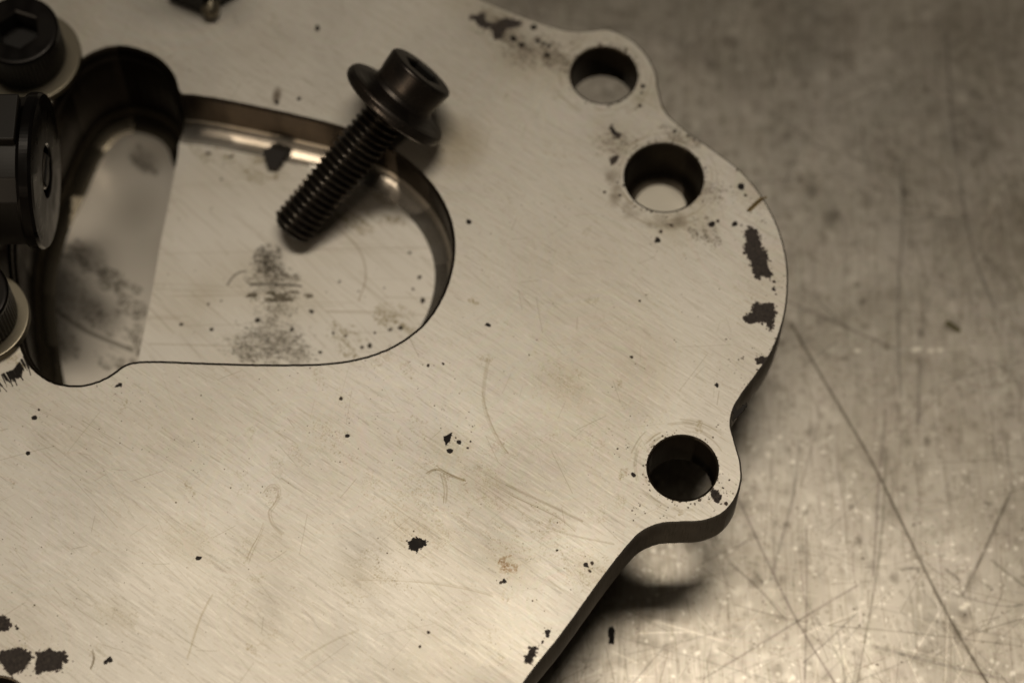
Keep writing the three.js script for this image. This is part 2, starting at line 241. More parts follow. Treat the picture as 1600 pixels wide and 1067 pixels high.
const faceMat = new THREE.MeshStandardMaterial({ map: tex(faceC, true), bumpMap: tex(faceB), bumpScale: 0.00001, roughnessMap: tex(faceR), metalnessMap: tex(faceR), metalness: 0.85, roughness: 0.88 });

// milled floors of the pocket
const floorC = sheet(-95, -60, 85, 1024);
{
  const S = floorC, r = rng(21); fill(S, 'rgb(204,198,188)');
  clouds(S, r, 90, 3, 12, ['150,138,116', '210,206,198', '160,150,134'], 0.2);
  grain(S, r, 1500, 0.75, 0.25, 3, 22, 0.08, 0.3, ['130,118,98', '226,222,212'], 0.06, 0.2);
  grain(S, r, 120, 0.02, 0.1, 8, 30, 0.08, 0.2, ['112,98,76'], 0.12, 0.3);
  const d = T - 11, dark = '34,30,24';
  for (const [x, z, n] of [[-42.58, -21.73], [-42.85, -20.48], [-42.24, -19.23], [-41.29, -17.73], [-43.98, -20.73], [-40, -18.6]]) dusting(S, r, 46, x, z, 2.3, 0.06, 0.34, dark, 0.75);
  for (const [x, z] of [[-44.23, -14.01], [-40.91, -14.01], [-37.59, -13.76], [-41.92, -11.79], [-40.28, -12.03]]) dusting(S, r, 36, x, z, 2.6, 0.06, 0.26, '62,56,44', 0.7);
  for (const [x, z] of [[-47.11, -5.06], [-45.53, -6.28], [-43.8, -4.46], [-41.58, -3.85], [-39.44, -5.06], [-37.78, -4.46], [-46.51, -3.85], [-40.62, -6.89], [-37.32, -6.89], [-43.94, -7.5]]) grime(S, r, 500, x, z, 4, 2.6, '74,67,54', 0.25, 0.46, 0, 0.1, 1.9);
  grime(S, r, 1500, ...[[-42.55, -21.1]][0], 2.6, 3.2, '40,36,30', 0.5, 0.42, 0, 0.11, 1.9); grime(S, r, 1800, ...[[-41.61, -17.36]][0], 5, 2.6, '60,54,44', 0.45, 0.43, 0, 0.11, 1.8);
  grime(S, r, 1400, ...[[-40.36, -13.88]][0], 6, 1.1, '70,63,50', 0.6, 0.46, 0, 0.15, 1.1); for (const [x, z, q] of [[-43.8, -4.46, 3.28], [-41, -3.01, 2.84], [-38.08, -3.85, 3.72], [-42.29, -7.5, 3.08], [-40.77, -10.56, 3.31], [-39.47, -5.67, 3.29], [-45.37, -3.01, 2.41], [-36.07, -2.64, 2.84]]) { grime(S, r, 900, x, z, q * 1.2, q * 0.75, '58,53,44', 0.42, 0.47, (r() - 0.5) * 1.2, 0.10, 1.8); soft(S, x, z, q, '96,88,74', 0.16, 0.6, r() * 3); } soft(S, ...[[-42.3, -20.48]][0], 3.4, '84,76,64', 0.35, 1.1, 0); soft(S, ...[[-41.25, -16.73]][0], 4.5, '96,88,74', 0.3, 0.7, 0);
  stroke(S, [[-45.21, -16.11], [-41.01, -16.36], [-36.56, -15.86]], 0.35, dark, 0.6); stroke(S, [[-49.31, -16.11], [-48.62, -17.73], [-47.11, -18.73], [-46.22, -18.73]], 0.3, dark, 0.5);
  for (const [x, z, q] of [[-16.09, -17.6, 0.44], [-34.61, -10.93, 0.55], [-43.8, -9.33, 0.44], [-51.62, -7.5, 0.33], [-56.95, -8.47, 0.33], [-15.47, -13.02, 0.55], [-20.87, -7.5, 0.33], [-19.23, -7.86, 0.44], [-24.42, -4.46, 0.44], [-30.74, -6.89, 0.33], [-28.52, -6.28, 0.33], [-37.89, -7.5, 0.44], [-50.26, -13.02, 0.22], [-52.44, -12.4, 0.22], [-29.94, -16.73, 0.33], [-17.84, -22.36, 0.33], [-54.05, -42.25, 0.57], [-50.03, -41.59, 0.45], [-51.5, -37.04, 0.34], [-22.15, -15.49, 0.22], [-26.56, -14.87, 0.22], [-32.81, -3.25, 0.33], [-25.72, -4.09, 0.33], [-23.6, -6.89, 0.33], [-17.16, -15.24, 0.33], [-36.13, -34.45, 0.34]]) speck(S, x, z, q, dark, 0.85, r);
  for (const [x, z] of [[-53.51, -42.9], [-45.39, -39.63], [-26.96, -29.33], [-22.49, -30.6], [-19.81, -9.33], [-28.5, -5.67]]) grime(S, r, 700, x, z, 4.5, 3, '104,90,60', 0.4, 0.47, 0.6, 0.15, 0.7);
  stroke(S, [[-32.57, -29.33], [-26.82, -24.25], [-24.98, -17.98], [-26.51, -13.02]], 0.25, '120,106,84', 0.4);
  for (let i = 0; i < 260; i++) speck(S, -80 + r() * 70, -60 + r() * 70, 0.05 + r() * r() * 0.14, '60,52,40', 0.5, r);
}
const floorMat = new THREE.MeshStandardMaterial({ map: tex(floorC, true), metalness: 0.8, roughness: 0.44 });
const filletMat = new THREE.MeshStandardMaterial({ map: floorMat.map, metalness: 0.9, roughness: 0.25 });
const boreC = sheet(-95, -60, 85, 1024);
{
  const S = boreC, r = rng(31); fill(S, 'rgb(208,200,188)');
  clouds(S, r, 60, 3, 12, ['120,110,94', '196,190,180', '90,84,74'], 0.22);
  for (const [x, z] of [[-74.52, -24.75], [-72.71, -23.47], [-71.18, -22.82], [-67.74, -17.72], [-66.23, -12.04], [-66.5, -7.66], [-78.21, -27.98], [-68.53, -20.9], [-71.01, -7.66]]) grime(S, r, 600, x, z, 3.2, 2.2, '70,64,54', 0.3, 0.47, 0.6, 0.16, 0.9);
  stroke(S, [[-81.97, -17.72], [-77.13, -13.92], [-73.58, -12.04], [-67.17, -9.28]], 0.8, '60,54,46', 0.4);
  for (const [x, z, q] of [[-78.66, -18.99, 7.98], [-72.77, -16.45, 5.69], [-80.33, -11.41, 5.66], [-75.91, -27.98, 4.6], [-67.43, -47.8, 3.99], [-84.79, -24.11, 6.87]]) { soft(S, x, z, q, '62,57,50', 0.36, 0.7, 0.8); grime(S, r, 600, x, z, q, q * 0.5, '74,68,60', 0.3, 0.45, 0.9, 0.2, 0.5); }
}
const boreFilletMat = new THREE.MeshStandardMaterial({ map: floorMat.map, color: 0x9a9488, metalness: 0.9, roughness: 0.24 });
const boreMat = new THREE.MeshStandardMaterial({ map: tex(boreC, true), metalness: 0.88, roughness: 0.3 });

// oily machined walls: vertical streaks and stains
const wallC = sheet(0, 0, 40, 512);
{
  const S = wallC, r = rng(41); fill(S, 'rgb(124,118,110)');
  clouds(S, r, 60, 2, 9, ['70,65,58', '146,138,126', '92,84,74'], 0.35);
  grain(S, r, 500, 1.57, 0.05, 2, 10, 0.08, 0.3, ['60,54,44', '160,150,132'], 0.1, 0.3);
}
const wallT = tex(wallC, true);
const wallMat = new THREE.MeshStandardMaterial({ map: wallT, color: 0x948c84, metalness: 0.85, roughness: 0.27 });
const edgeMat = new THREE.MeshStandardMaterial({ map: wallT, metalness: 0.7, roughness: 0.45 });
const sootMat = new THREE.MeshStandardMaterial({ map: wallT, color: 0x8a8276, metalness: 0.75, roughness: 0.38 });

// ---------- the bench ----------
const benchC = sheet(-60, -90, 160, 2048), benchR = sheet(-60, -90, 160, 1024);
{
  const S = benchC, r = rng(51); fill(S, 'rgb(172,165,154)');
  clouds(S, r, 220, 3, 18, ['110,102,88', '178,172,162', '130,122,108'], 0.24);
  clouds(S, r, 160, 0.8, 4, ['96,88,76', '186,180,168'], 0.2);
  grain(S, r, 5200, 1.57, 0.22, 2, 24, 0.12, 0.5, ['100,92,80', '204,198,188'], 0.05, 0.17);
  grain(S, r, 900, 0.05, 0.2, 1, 9, 0.2, 0.7, ['100,92,80', '184,178,168'], 0.04, 0.12);
  grain(S, r, 900, 1.4, 3.1, 2, 26, 0.08, 0.2, ['70,62,50', '84,76,62', '60,52,42'], 0.08, 0.34);
  grain(S, r, 500, 1.5, 0.5, 2, 14, 0.2, 0.6, ['70,62,50', '84,76,62'], 0.05, 0.2);
  grain(S, r, 150, 1.4, 3.1, 2, 16, 0.10, 0.24, ['206,200,188'], 0.08, 0.25);
  clouds(S, r, 5200, 0.3, 1.7, ['92,84,72', '222,216,204', '88,82,72'], 0.28);
  for (let i = 0; i < 420; i++) soft(S, 20 + r() * 75, 5 + r() * 55, 0.2 + r() * 0.5, '236,230,218', 0.35 + r() * 0.3, 0.4 + r(), r() * 3);
  grime(S, r, 26000, 40, -10, 62, 82, '84,76,62', 0.16, 0.5, 0, 0.3, 0.3);
  for (let i = 0; i < 9000; i++) speck(S, -60 + r() * 160, -90 + r() * 160, 0.1 + r() * 0.3, r() < 0.55 ? '84,76,64' : '200,194,182', 0.16, r);
  const k = '44,38,30', groove = (p, w, col, a) => { stroke(S, p, w * 2.6, col, a * 0.22); stroke(S, p, w, col, a * 0.55); for (let i = 0; i + 1 < p.length; i++) for (let q = 0; q < 9; q++) { const t = r(), t2 = Math.min(1, t + 0.05 + r() * 0.2), L = (u) => [p[i][0] + (p[i + 1][0] - p[i][0]) * u + (r() - 0.5) * w * 0.5, p[i][1] + (p[i + 1][1] - p[i][1]) * u]; stroke(S, [L(t), L(t2)], w * (0.4 + r() * 0.6), r() < 0.75 ? col : '214,206,192', a * 0.4 * r()); } };
  groove([[50.12, -16.99], [56.69, -3.12], [63.22, 10.01], [68.4, 23.86], [73.93, 38.02], [79.95, 50.43]], 0.32, k, 0.68);
  groove([[38.93, 15.79], [43.91, 28.78], [48.81, 40.3], [54.7, 50.99]], 0.27, k, 0.40);
  groove([[49.65, -21.48], [60.85, -15.71], [68.63, -11.9]], 0.30, k, 0.29);
  groove([[86.77, 15.79], [82.07, 25.28], [76.92, 34.58]], 0.38, k, 0.36); groove([[86.11, 16.99], [80.13, 28.78]], 0.30, k, 0.22);
  groove([[32.23, 49.32], [43.28, 42.57], [52.25, 36.87], [59.03, 32.85]], 0.27, k, 0.30);
  groove([[61.06, 43.7], [69, 45.95], [77.45, 48.2], [83.76, 49.76]], 0.68, k, 0.22);
  groove([[57.97, 50.1], [60.88, 38.02], [63.97, 24.1], [65.64, 7.34]], 0.30, k, 0.32); groove([[61.87, 31.11], [63.55, 16.99], [66.12, -0.02]], 0.30, k, 0.29);
  groove([[68.9, -2.5], [69.42, -20.19], [71.76, -37.19], [72.45, -50.66]], 0.38, k, 0.25); groove([[71.71, 2.45], [72.84, -10]], 0.52, k, 0.25);
  groove([[82.93, -78.68], [82.33, -63.09], [82.82, -46.59], [83.88, -30.59], [87.07, -20.19]], 0.45, k, 0.25);
  groove([[50.86, 21.74], [50.59, 31.11], [49.21, 49.32]], 0.22, k, 0.29); groove([[37.32, 28.78], [41.55, 32.5], [46.69, 39.16]], 0.22, k, 0.30);
  groove([[66.88, 29.95], [69.65, 29.48], [69.69, 30.41]], 0.38, k, 0.43); groove([[74.55, 29.95], [76.6, 31.8]], 0.38, k, 0.36); groove([[82.37, 28.2], [87.44, 32.85]], 0.30, k, 0.32);
  groove([[74.24, 34], [82.73, 36.87], [87.13, 36.3]], 0.22, k, 0.25); groove([[38.12, 36.3], [48.84, 39.73], [65.04, 40.87], [86.46, 43.7]], 0.22, k, 0.22);
  groove([[50.55, 6.12], [49.56, 14.59], [46.27, 25.28], [44.32, 31.69]], 0.38, k, 0.25); groove([[41.64, 30.53], [42.87, 32.27]], 0.52, k, 0.36);
  groove([[56.03, -11.52], [91.53, -12.15]], 0.5, '200,192,176', 0.16); groove([[55.12, 43.7], [56.94, 49.32]], 0.9, '214,206,190', 0.4);
  for (const [x, z] of [[72.04, -11.64], [72.75, -11.9], [76.62, -11.64], [74.89, -11.52], [61.74, -11.52], [76.74, 36.87], [77.56, 36.19]]) soft(S, x, z, 0.9, '235,228,212', 0.7, 0.7, 0);
  for (const [x, z, q] of [[59.75, 24.69, 0.77], [58.8, 18.42, 0.44], [82.7, 17.82, 0.56], [76.85, 38.25, 0.98], [75.62, 41.44, 0.54], [79.27, -16.35, 1.03], [41.87, -76.53, 1.34], [34.05, -75.53, 0.73], [51.33, -55.87, 0.84], [76.95, -39.19, 0.59], [72.58, -43.88, 0.71], [62.55, -24.71, 0.58], [58.7, -38.52, 1.41], [55.46, -43.88, 1.18], [53.24, -46.59, 0.71], [73.02, 6.12, 0.56], [50.98, 19.37, 0.67], [41.56, 32.27, 0.77], [73.43, -15.07, 0.57], [71.27, -50.66, 0.71], [63.51, -21.48, 0.46], [59.37, -10, 0.68], [47.54, 21.74, 0.44]])
    { soft(S, x, z, q * 1.7, k, 0.34, 0.5 + r(), r() * 3); }
  stroke(S, [[78.4, -16.99], [80.13, -15.58]], 1.0, '60,56,30', 0.7);
  for (let i = 0; i < 260; i++) speck(S, 0 + r() * 95, -90 + r() * 150, 0.08 + r() * r() * 0.3, k, 0.4, r);
  const Q = benchR, q = rng(52); fill(Q, 'rgb(255,140,255)');
  clouds(Q, q, 260, 2, 12, ['255,100,255', '255,180,255'], 0.4); grain(Q, q, 900, 1.4, 3.1, 4, 40, 0.15, 0.4, ['255,80,255', '255,200,255'], 0.2, 0.5);
}
const benchMat = new THREE.MeshStandardMaterial({ map: tex(benchC, true), roughnessMap: tex(benchR), metalness: 0.84, roughness: 0.64 });
{
  const g = new THREE.BoxGeometry(900 * MM, 20 * MM, 700 * MM); g.translate(0, -10 * MM, 0);
  const p = g.attributes.position, u = g.attributes.uv;
  for (let i = 0; i < p.count; i++) u.setXY(i, ...benchC.uv(p.getX(i) / MM, p.getZ(i) / MM));
  const m = new THREE.Mesh(g, benchMat); m.name = 'bench_top'; m.castShadow = m.receiveShadow = true;
  m.userData = { kind: 'structure', label: 'scratched dull grey metal bench top under the plate', category: 'bench top' }; scene.add(m);
}

// ---------- the machined cover plate ----------
const plate = thing('cover_plate', 'brushed aluminium cover plate with rounded lugs, bolt holes and a milled pocket, dark corroded spots', 'machined plate');
const outline = ((p) => p.map(([x, z]) => [x + (noise(x * 1.9 + 50, z * 1.9) - 0.5) * 0.05, z + (noise(x * 1.9, z * 1.9 + 80) - 0.5) * 0.05]))(spline([...[[-18.39, -75.58], [-6.85, -68.48], [-1.14, -65.5], [5.67, -62.54], [10.2, -61.07], [13.6, -61.07], [17, -61.34], [20.92, -59.33], [23.68, -56.15], [25.27, -52.45], [25.73, -48.53], [26.96, -44.24], [30.51, -40.38], [35.36, -36.3], [39.62, -32.37], [43.22, -26.85], [45.47, -21.15], [46.49, -15.39], [46.44, -9.95], [45.52, -4.32], [43.2, 1.94], [40.14, 6.61], [37.9, 9.74], [36.42, 12.39], [35.9, 15.13], [36.5, 18.32], [37.2, 21.7], [37.17, 25.06], [35.89, 28.51], [33.74, 30.83], [30.62, 32.04], [26.71, 32.26], [23.62, 32.59], [20.71, 34.02], [17.88, 37.18], [14.22, 42.05], [8.05, 50.88], [1.99, 58.93]], [-10, 80], [-60, 105], [-150, 100], [-150, -110], [-60, -110]], true, 20));
const sgnO = Math.sign(area(outline));
const pkA = [[-58.23, -47.62], [-55.86, -47.23], [-51.35, -46.45], [-44.59, -44.89], [-37.83, -43.21], [-29.97, -40.9], [-23.24, -37.95], [-17.63, -33.63], [-13.6, -28.85], [-11.12, -23.62], [-10.2, -18.45], [-10.68, -12.96], [-12.23, -8.02], [-14.95, -3.49], [-18.3, -0.41], [-22.3, 1.82], [-27.03, 3.23], [-31.78, 3.81], [-42.37, 3.93], [-52.98, 3.58], [-59.36, 3.35], [-62.84, 3.58]];
const pkB = [[-62.84, 3.58], [-64.59, 4.28], [-66.09, 5.56], [-68.11, 6.84], [-70.69, 7.66], [-73.54, 7.66], [-76.24, 6.84], [-78.84, 4.87], [-80.4, 2.64], [-81.47, 0.18], [-82.57, -3.96], [-83.96, -11.15], [-85.04, -18.45], [-85.04, -25.86], [-83.33, -35.28], [-81.1, -41.67], [-78.89, -48.79], [-76.47, -53.64], [-73.29, -56.28], [-69.42, -57.34], [-65.41, -56.41], [-61.89, -54.3], [-59.68, -51.27], [-58.23, -47.62]];
const rough = (pts, a) => pts.map(([x, z]) => [x + (noise(x * 1.7 + 50, z * 1.7) - 0.5) * a, z + (noise(x * 1.7, z * 1.7 + 80) - 0.5) * a]);
const pocket = rough(spline([...pkA, ...pkB.slice(1, -1)], true, 16), 0.07), nA = (pkA.length - 1) * 16;
const wallA = pocket.slice(0, nA + 1), wallB = [...pocket.slice(nA), pocket[0]];
const sgnP = Math.sign(area(pocket));
const holes = [[[[16.11, -51.8]][0], 5.65], [[[26.11, -31.24]][0], 6.55], [[[27.71, 22.71]][0], 5.5], [[[-80.32, 63.56]][0], 5.5]];
const LR = 0.3, HR = 0.42, PR = 0.62, D1 = 11, D2 = 23, TH = 9.5;
const holePts = holes.map(([c, r]) => circle(c, r));
part('machined_face', flat(offset(outline, LR, true, sgnO), [offset(pocket, -PR, true, sgnP), ...holePts.map(h => offset(h, -HR, true, 1))], T, 1, faceC.uv), faceMat, plate);
part('plate_edge', mergeGeometries([
  sweep(outline, [[LR, T], [LR * 0.6, T - 0.05], [LR * 0.2, T - 0.17], [0, T - LR], [0, T - TH + 0.4], [0.4, T - TH]], true, sgnO),
  flat(offset(outline, 0.4, true, sgnO), [offset(pocket, -4, true, sgnP), ...holePts], T - TH, -1, (x, z) => [x / 20, z / 20]).toNonIndexed()]), edgeMat, plate);
holes.forEach(([c, r], i) => {
  const h = part('bolt_hole', sweep(holePts[i], i === 1 ? [...lip(HR), ...fillet(2.0, T - 10.8)] : [...lip(HR), [0, T - TH]], true, 1), sootMat, plate, ['oily through hole in the upper lug', 'blind hole with a bright bottom', 'dark through hole in the lower lug', 'dark hole cut by the lower left corner'][i]);
  if (i === 1) part('hole_bottom', flat(circle(c, r - 2.0), [], T - 10.8, 1, (x, z) => [(x - c[0]) / 20, (z - c[1]) / 20]), new THREE.MeshStandardMaterial({ color: 0xc9c2b4, metalness: 0.85, roughness: 0.36 }), h);
});
part('pocket_wall', sweep(wallA, [...lip(PR), [0, T - D1 + 3.2]], false, sgnP), wallMat, plate);
part('pocket_fillet', sweep(wallA, fillet(3.2, T - D1), false, sgnP), filletMat, plate);
part('deep_bore_wall', sweep(wallB, [...lip(PR), [0, T - 2.4], [0.5, T - 2.9], [0.5, T - D2 + 3.2]], false, sgnP), wallMat, plate);
part('deep_bore_fillet', sweep(wallB, fillet(3.2, T - D2).map(([o, y]) => [o + 0.5, y]), false, sgnP), boreFilletMat, plate);
const thin = (p, k) => p.filter((_, i) => i % k === 0 || i === p.length - 1);
const inA = thin(offset(wallA, 2.6, false, sgnP), 6), inB = thin(offset(wallB, 3.1, false, sgnP), 6);
const stepMid = spline([pocket[0], ...[[-59.31, -44.61], [-59.48, -41.72], [-59.98, -36.91], [-60.79, -29.71], [-61.46, -24.25], [-62.17, -16.11], [-63.16, -7.5], [-63.8, -2.28], [-64.31, 1.56]], pocket[nA]], false, 6).slice(4, -4);
part('pocket_floor', flat([...inA, ...stepMid.slice().reverse()], [], T - D1, 1, floorC.uv), floorMat, plate);
part('deep_bore_floor', flat([...inB, ...stepMid], [], T - D2, 1, boreC.uv), boreMat, plate);
{
  const f = fillet(3.2, T - D1), n0 = offset(wallA, 1, false, sgnP);
  const at = (i, o) => [wallA[i][0] + (n0[i][0] - wallA[i][0]) * o, wallA[i][1] + (n0[i][1] - wallA[i][1]) * o];
  const top = [...f.map(([o, y]) => [...at(0, o), y]), ...stepMid.map(p => [...p, T - D1]), ...f.slice().reverse().map(([o, y]) => [...at(nA, o), y])];
  const pos = [], uv = [], idx = [];
  top.forEach(([x, z, y], i) => { pos.push(x, y, z, x, T - D2, z); uv.push(i / 10, 0, i / 10, 0.6); if (i) { const a = 2 * i - 2; idx.push(a, a + 1, a + 2, a + 1, a + 3, a + 2); } });
  const g = new THREE.BufferGeometry(); g.setAttribute('position', new THREE.Float32BufferAttribute(pos, 3)); g.setAttribute('uv', new THREE.Float32BufferAttribute(uv, 2)); g.setIndex(idx);
  part('pocket_step', toCreasedNormals(scaled(g), 0.6), wallMat, plate);
}
part('housing', mergeGeometries([
  sweep(pocket, [[-4, T - TH], [-4, 0.5], [-3.5, 0.02]], true, sgnP),
  flat(offset(pocket, -3.5, true, sgnP), [], 0.02, -1, (x, z) => [x / 20, z / 20]).toNonIndexed(),
  sweep(circle(holes[1][0], 8), [[0, T - TH], [0, T - 15.5], [0.5, T - 16]], true, 1),
  flat(circle(holes[1][0], 7.5), [], T - 16, -1, (x, z) => [x / 20, z / 20]).toNonIndexed()]), edgeMat, plate);

// ---------- black screws ----------
const oxideC = sheet(0, 0, 20, 512), oxideR = sheet(0, 0, 20, 512);
{
  const S = oxideC, r = rng(61); fill(S, 'rgb(58,53,49)');
  clouds(S, r, 90, 0.6, 4, ['36,32,30', '78,72,66', '62,50,40', '48,44,41'], 0.4);
  for (let i = 0; i < 1600; i++) speck(S, r() * 20, r() * 20, 0.04 + r() * r() * 0.16, r() < 0.5 ? '110,98,84' : '30,26,22', 0.3, r);
  grain(S, r, 160, 0.3, 3, 0.4, 3, 0.03, 0.09, ['130,118,102'], 0.1, 0.4);
  const Q = oxideR; fill(Q, 'rgb(255,120,255)'); clouds(Q, r, 110, 0.5, 4, ['255,70,255', '255,190,255'], 0.4);
}
const oxideMap = tex(oxideC, true), oxideRough = tex(oxideR);
const blackMat = new THREE.MeshStandardMaterial({ map: oxideMap, roughnessMap: oxideRough, metalness: 0.8, roughness: 0.72 });
const screwMat = new THREE.MeshStandardMaterial({ map: oxideMap, color: 0x706a64, roughnessMap: oxideRough, metalness: 0.7, roughness: 0.72 });
const rollerMat = new THREE.MeshStandardMaterial({ map: oxideMap, color: 0x5a5450, roughnessMap: oxideRough, metalness: 0.6, roughness: 0.66 });
const threadMat = new THREE.MeshStandardMaterial({ vertexColors: true, metalness: 0.8, roughness: 0.34 });
const blackRough = new THREE.MeshStandardMaterial({ color: new THREE.Color().setRGB(0.014, 0.012, 0.010), metalness: 0.4, roughness: 0.42 });
const pinMat = new THREE.MeshStandardMaterial({ color: new THREE.Color().setRGB(0.07, 0.062, 0.053), metalness: 0.8, roughness: 0.4 });
const zincMat = new THREE.MeshStandardMaterial({ color: new THREE.Color().setRGB(0.24, 0.21, 0.155), metalness: 0.9, roughness: 0.33 });
const hexagon = (r, a0 = 0) => Array.from({ length: 6 }, (_, i) => [r * Math.cos(a0 + i * Math.PI / 3), r * Math.sin(a0 + i * Math.PI / 3)]);
const noUv = (x, z) => [x / 20, z / 20];
function turned(prof, seg = 96, crease = 0.5) {     // lathe round y, millimetres
  const g = new THREE.LatheGeometry(prof.map(([r, y]) => new THREE.Vector2(r, y)), seg), u = g.attributes.uv, R = Math.max(...prof.map(p => p[0])), n = prof.length;
  const arc = [0]; for (let i = 1; i < n; i++) arc.push(arc[i - 1] + Math.hypot(prof[i][0] - prof[i - 1][0], prof[i][1] - prof[i - 1][1]));
  for (let i = 0; i < u.count; i++) u.setXY(i, u.getX(i) * Math.max(1, Math.round(R * 6.283 / 20)), arc[i % n] / 20);
  return toCreasedNormals(scaled(g), crease);
}
const round = (r, y, q, n = 5) => Array.from({ length: n + 1 }, (_, i) => { const a = i / n * Math.PI / 2; return [r - q + q * Math.cos(a), y - q + q * Math.sin(a)]; });   // outer top edge of a head
function socketTop(rTop, y, hexR, depth, a0) {     // ring face, six walls, bottom: list of geometries
  const hx = hexagon(hexR, a0), hi = hexagon(hexR + 0.35, a0);
  const walls = new THREE.BufferGeometry(), pos = [], uv = [];
  const strip = (A, ya, B, yb) => { for (let i = 0; i < 6; i++) { const j = (i + 1) % 6; for (const [p, h] of [[A[i], ya], [B[i], yb], [A[j], ya], [A[j], ya], [B[i], yb], [B[j], yb]]) { pos.push(p[0], h, p[1]); uv.push(0, 0); } } };
  strip(hi, y, hx, y - 0.35); strip(hx, y - 0.35, hx, y - depth);
  walls.setAttribute('position', new THREE.Float32BufferAttribute(pos, 3)); walls.setAttribute('uv', new THREE.Float32BufferAttribute(uv, 2)); walls.computeVertexNormals(); scaled(walls);
  return { ring: flat(circle([0, 0], rTop, 96), [hi], y, 1, noUv).toNonIndexed(), socket: mergeGeometries([walls, flat(hx, [], y - depth, 1, noUv).toNonIndexed()]) };
}
function knurled(r, y0, y1, n = 60, dep = 0.22) {
  const pts = Array.from({ length: n * 2 }, (_, i) => { const a = i / (n * 2) * 2 * Math.PI, q = i % 2 ? r - dep : r; return [q * Math.cos(a), q * Math.sin(a)]; });
  return sweep(pts, [[0.3, y1], [0, y1 - 0.3], [0, y0]], true, 1, 0.2);
}
function capScrew(label, r, h, a0, washerR, washerH) {
  const t = thing('cap_screw', label, 'cap screw');
  part('washer', mergeGeometries([turned([[4.2, 0.01], [washerR - 0.3, 0.01], [washerR, 0.3], ...round(washerR, washerH, 0.3), [4.2, washerH]])]), zincMat, t);
  const b = washerH + 0.004, s = socketTop(r - 0.7, b + h, r * 0.53, 4.5, a0);
  const head = part('head', mergeGeometries([turned([[r - 0.6, b], [r - 0.15, b + 0.4], [r - 0.15, b + h - 1.8], ...round(r, b + h, 0.7)]), s.ring]), screwMat, t);
  part('hex_socket', s.socket, blackRough, head);
  part('knurl', knurled(r, b + 0.4, b + h - 1.2), blackRough, head);
  return t;
}
const scA = capScrew('black hex socket cap screw on a washer in the upper left corner', 7.05, 8.6, 0.35, 9.5, 1.6);
{ const [x, z] = [[-85.22, -54.69]][0]; scA.position.set(x * MM, T * MM + 0.00002, z * MM); }
const scC = capScrew('black knurled cap screw on a yellowish washer cut by the left edge, below the roller', 6.75, 8.6, 0.1, 8.6, 1.8);
{ const [x, z] = [[-88.97, -3.85]][0]; scC.position.set(x * MM, T * MM + 0.00002, z * MM); }

// loose flange bolt: its tip stands on the pocket floor, its flange leans on the face
{
  const t = thing('flange_bolt', 'loose dark steel flange bolt with threaded shank leaning out of the milled pocket', 'bolt');
  const L = 28.0, r0 = 3.98, pitch = 1.25, seg = 56, rows = Math.round(L / pitch * 10), pos = [], uv = [], idx = [], col = [];
  for (let j = 0; j <= rows; j++) for (let i = 0; i <= seg; i++) {
    const y = j / rows * L, th = i / seg * 2 * Math.PI, ph = ((y / pitch + i / seg) % 1 + 1) % 1, saw = Math.abs(ph * 2 - 1);
    let r = r0 - 0.68 * Math.min(1, Math.max(0, saw * 1.25 - 0.12));
    r = Math.min(r, 2.9 + y * 1.0);
    if (y > L - 1.2) r = r0 - 0.35;
    const w = Math.max(0, (r - 3.7) / 0.28) * (0.35 + 0.9 * noise(i * 0.35 + 3, y * 1.7)), g0 = 0.022 + 0.02 * noise(i * 0.2, y * 0.6 + 40);
    col.push(g0 + 0.10 * w, g0 * 0.85 + 0.087 * w, g0 * 0.7 + 0.07 * w);
    pos.push(r * Math.cos(th), y, r * Math.sin(th)); uv.push(i / seg, y / 10);
    if (j && i) { const a = (j - 1) * (seg + 1) + i - 1, c = a + seg + 1; idx.push(a, c, a + 1, a + 1, c, c + 1); }
  }
  const g = new THREE.BufferGeometry(); g.setAttribute('position', new THREE.Float32BufferAttribute(pos, 3)); g.setAttribute('uv', new THREE.Float32BufferAttribute(uv, 2)); g.setAttribute('color', new THREE.Float32BufferAttribute(col, 3)); g.setIndex(idx);
  part('threaded_shank', toCreasedNormals(scaled(g), 0.9), threadMat, t);
  part('shank_tip', turned([[0, 0.02], [2.9, 0.0]], 56), blackMat, t);
  part('flange', turned([[3.4, L], [8.6, L], [9.4, L + 0.18], [9.85, L + 0.6], [10.0, L + 1.2], [9.9, L + 1.75], [9.55, L + 2.25], [8.9, L + 2.5], [8.0, L + 2.62], [7.0, L + 2.9], [6.2, L + 3.4]]), blackMat, t);
  const H = L + 9.0, s = socketTop(5.45, H, 3.5, 4, 0.5);
  const head = part('head', mergeGeometries([turned([[6.2, L + 3.4], [5.85, L + 4.0], [5.8, L + 4.8], [6.0, L + 6], ...round(6.2, H, 0.75)]), s.ring]), blackMat, t);
  part('hex_socket', s.socket, blackRough, head);
  const d = new THREE.Vector3(0.6352, 0.5543, -0.5374).normalize();
  t.quaternion.setFromUnitVectors(new THREE.Vector3(0, 1, 0), d);
  const phi = Math.asin(d.y);
  t.position.set(-38.65 * MM, (T - D1 + 2.9 * Math.cos(phi) + 0.05) * MM, -25.36 * MM);
}

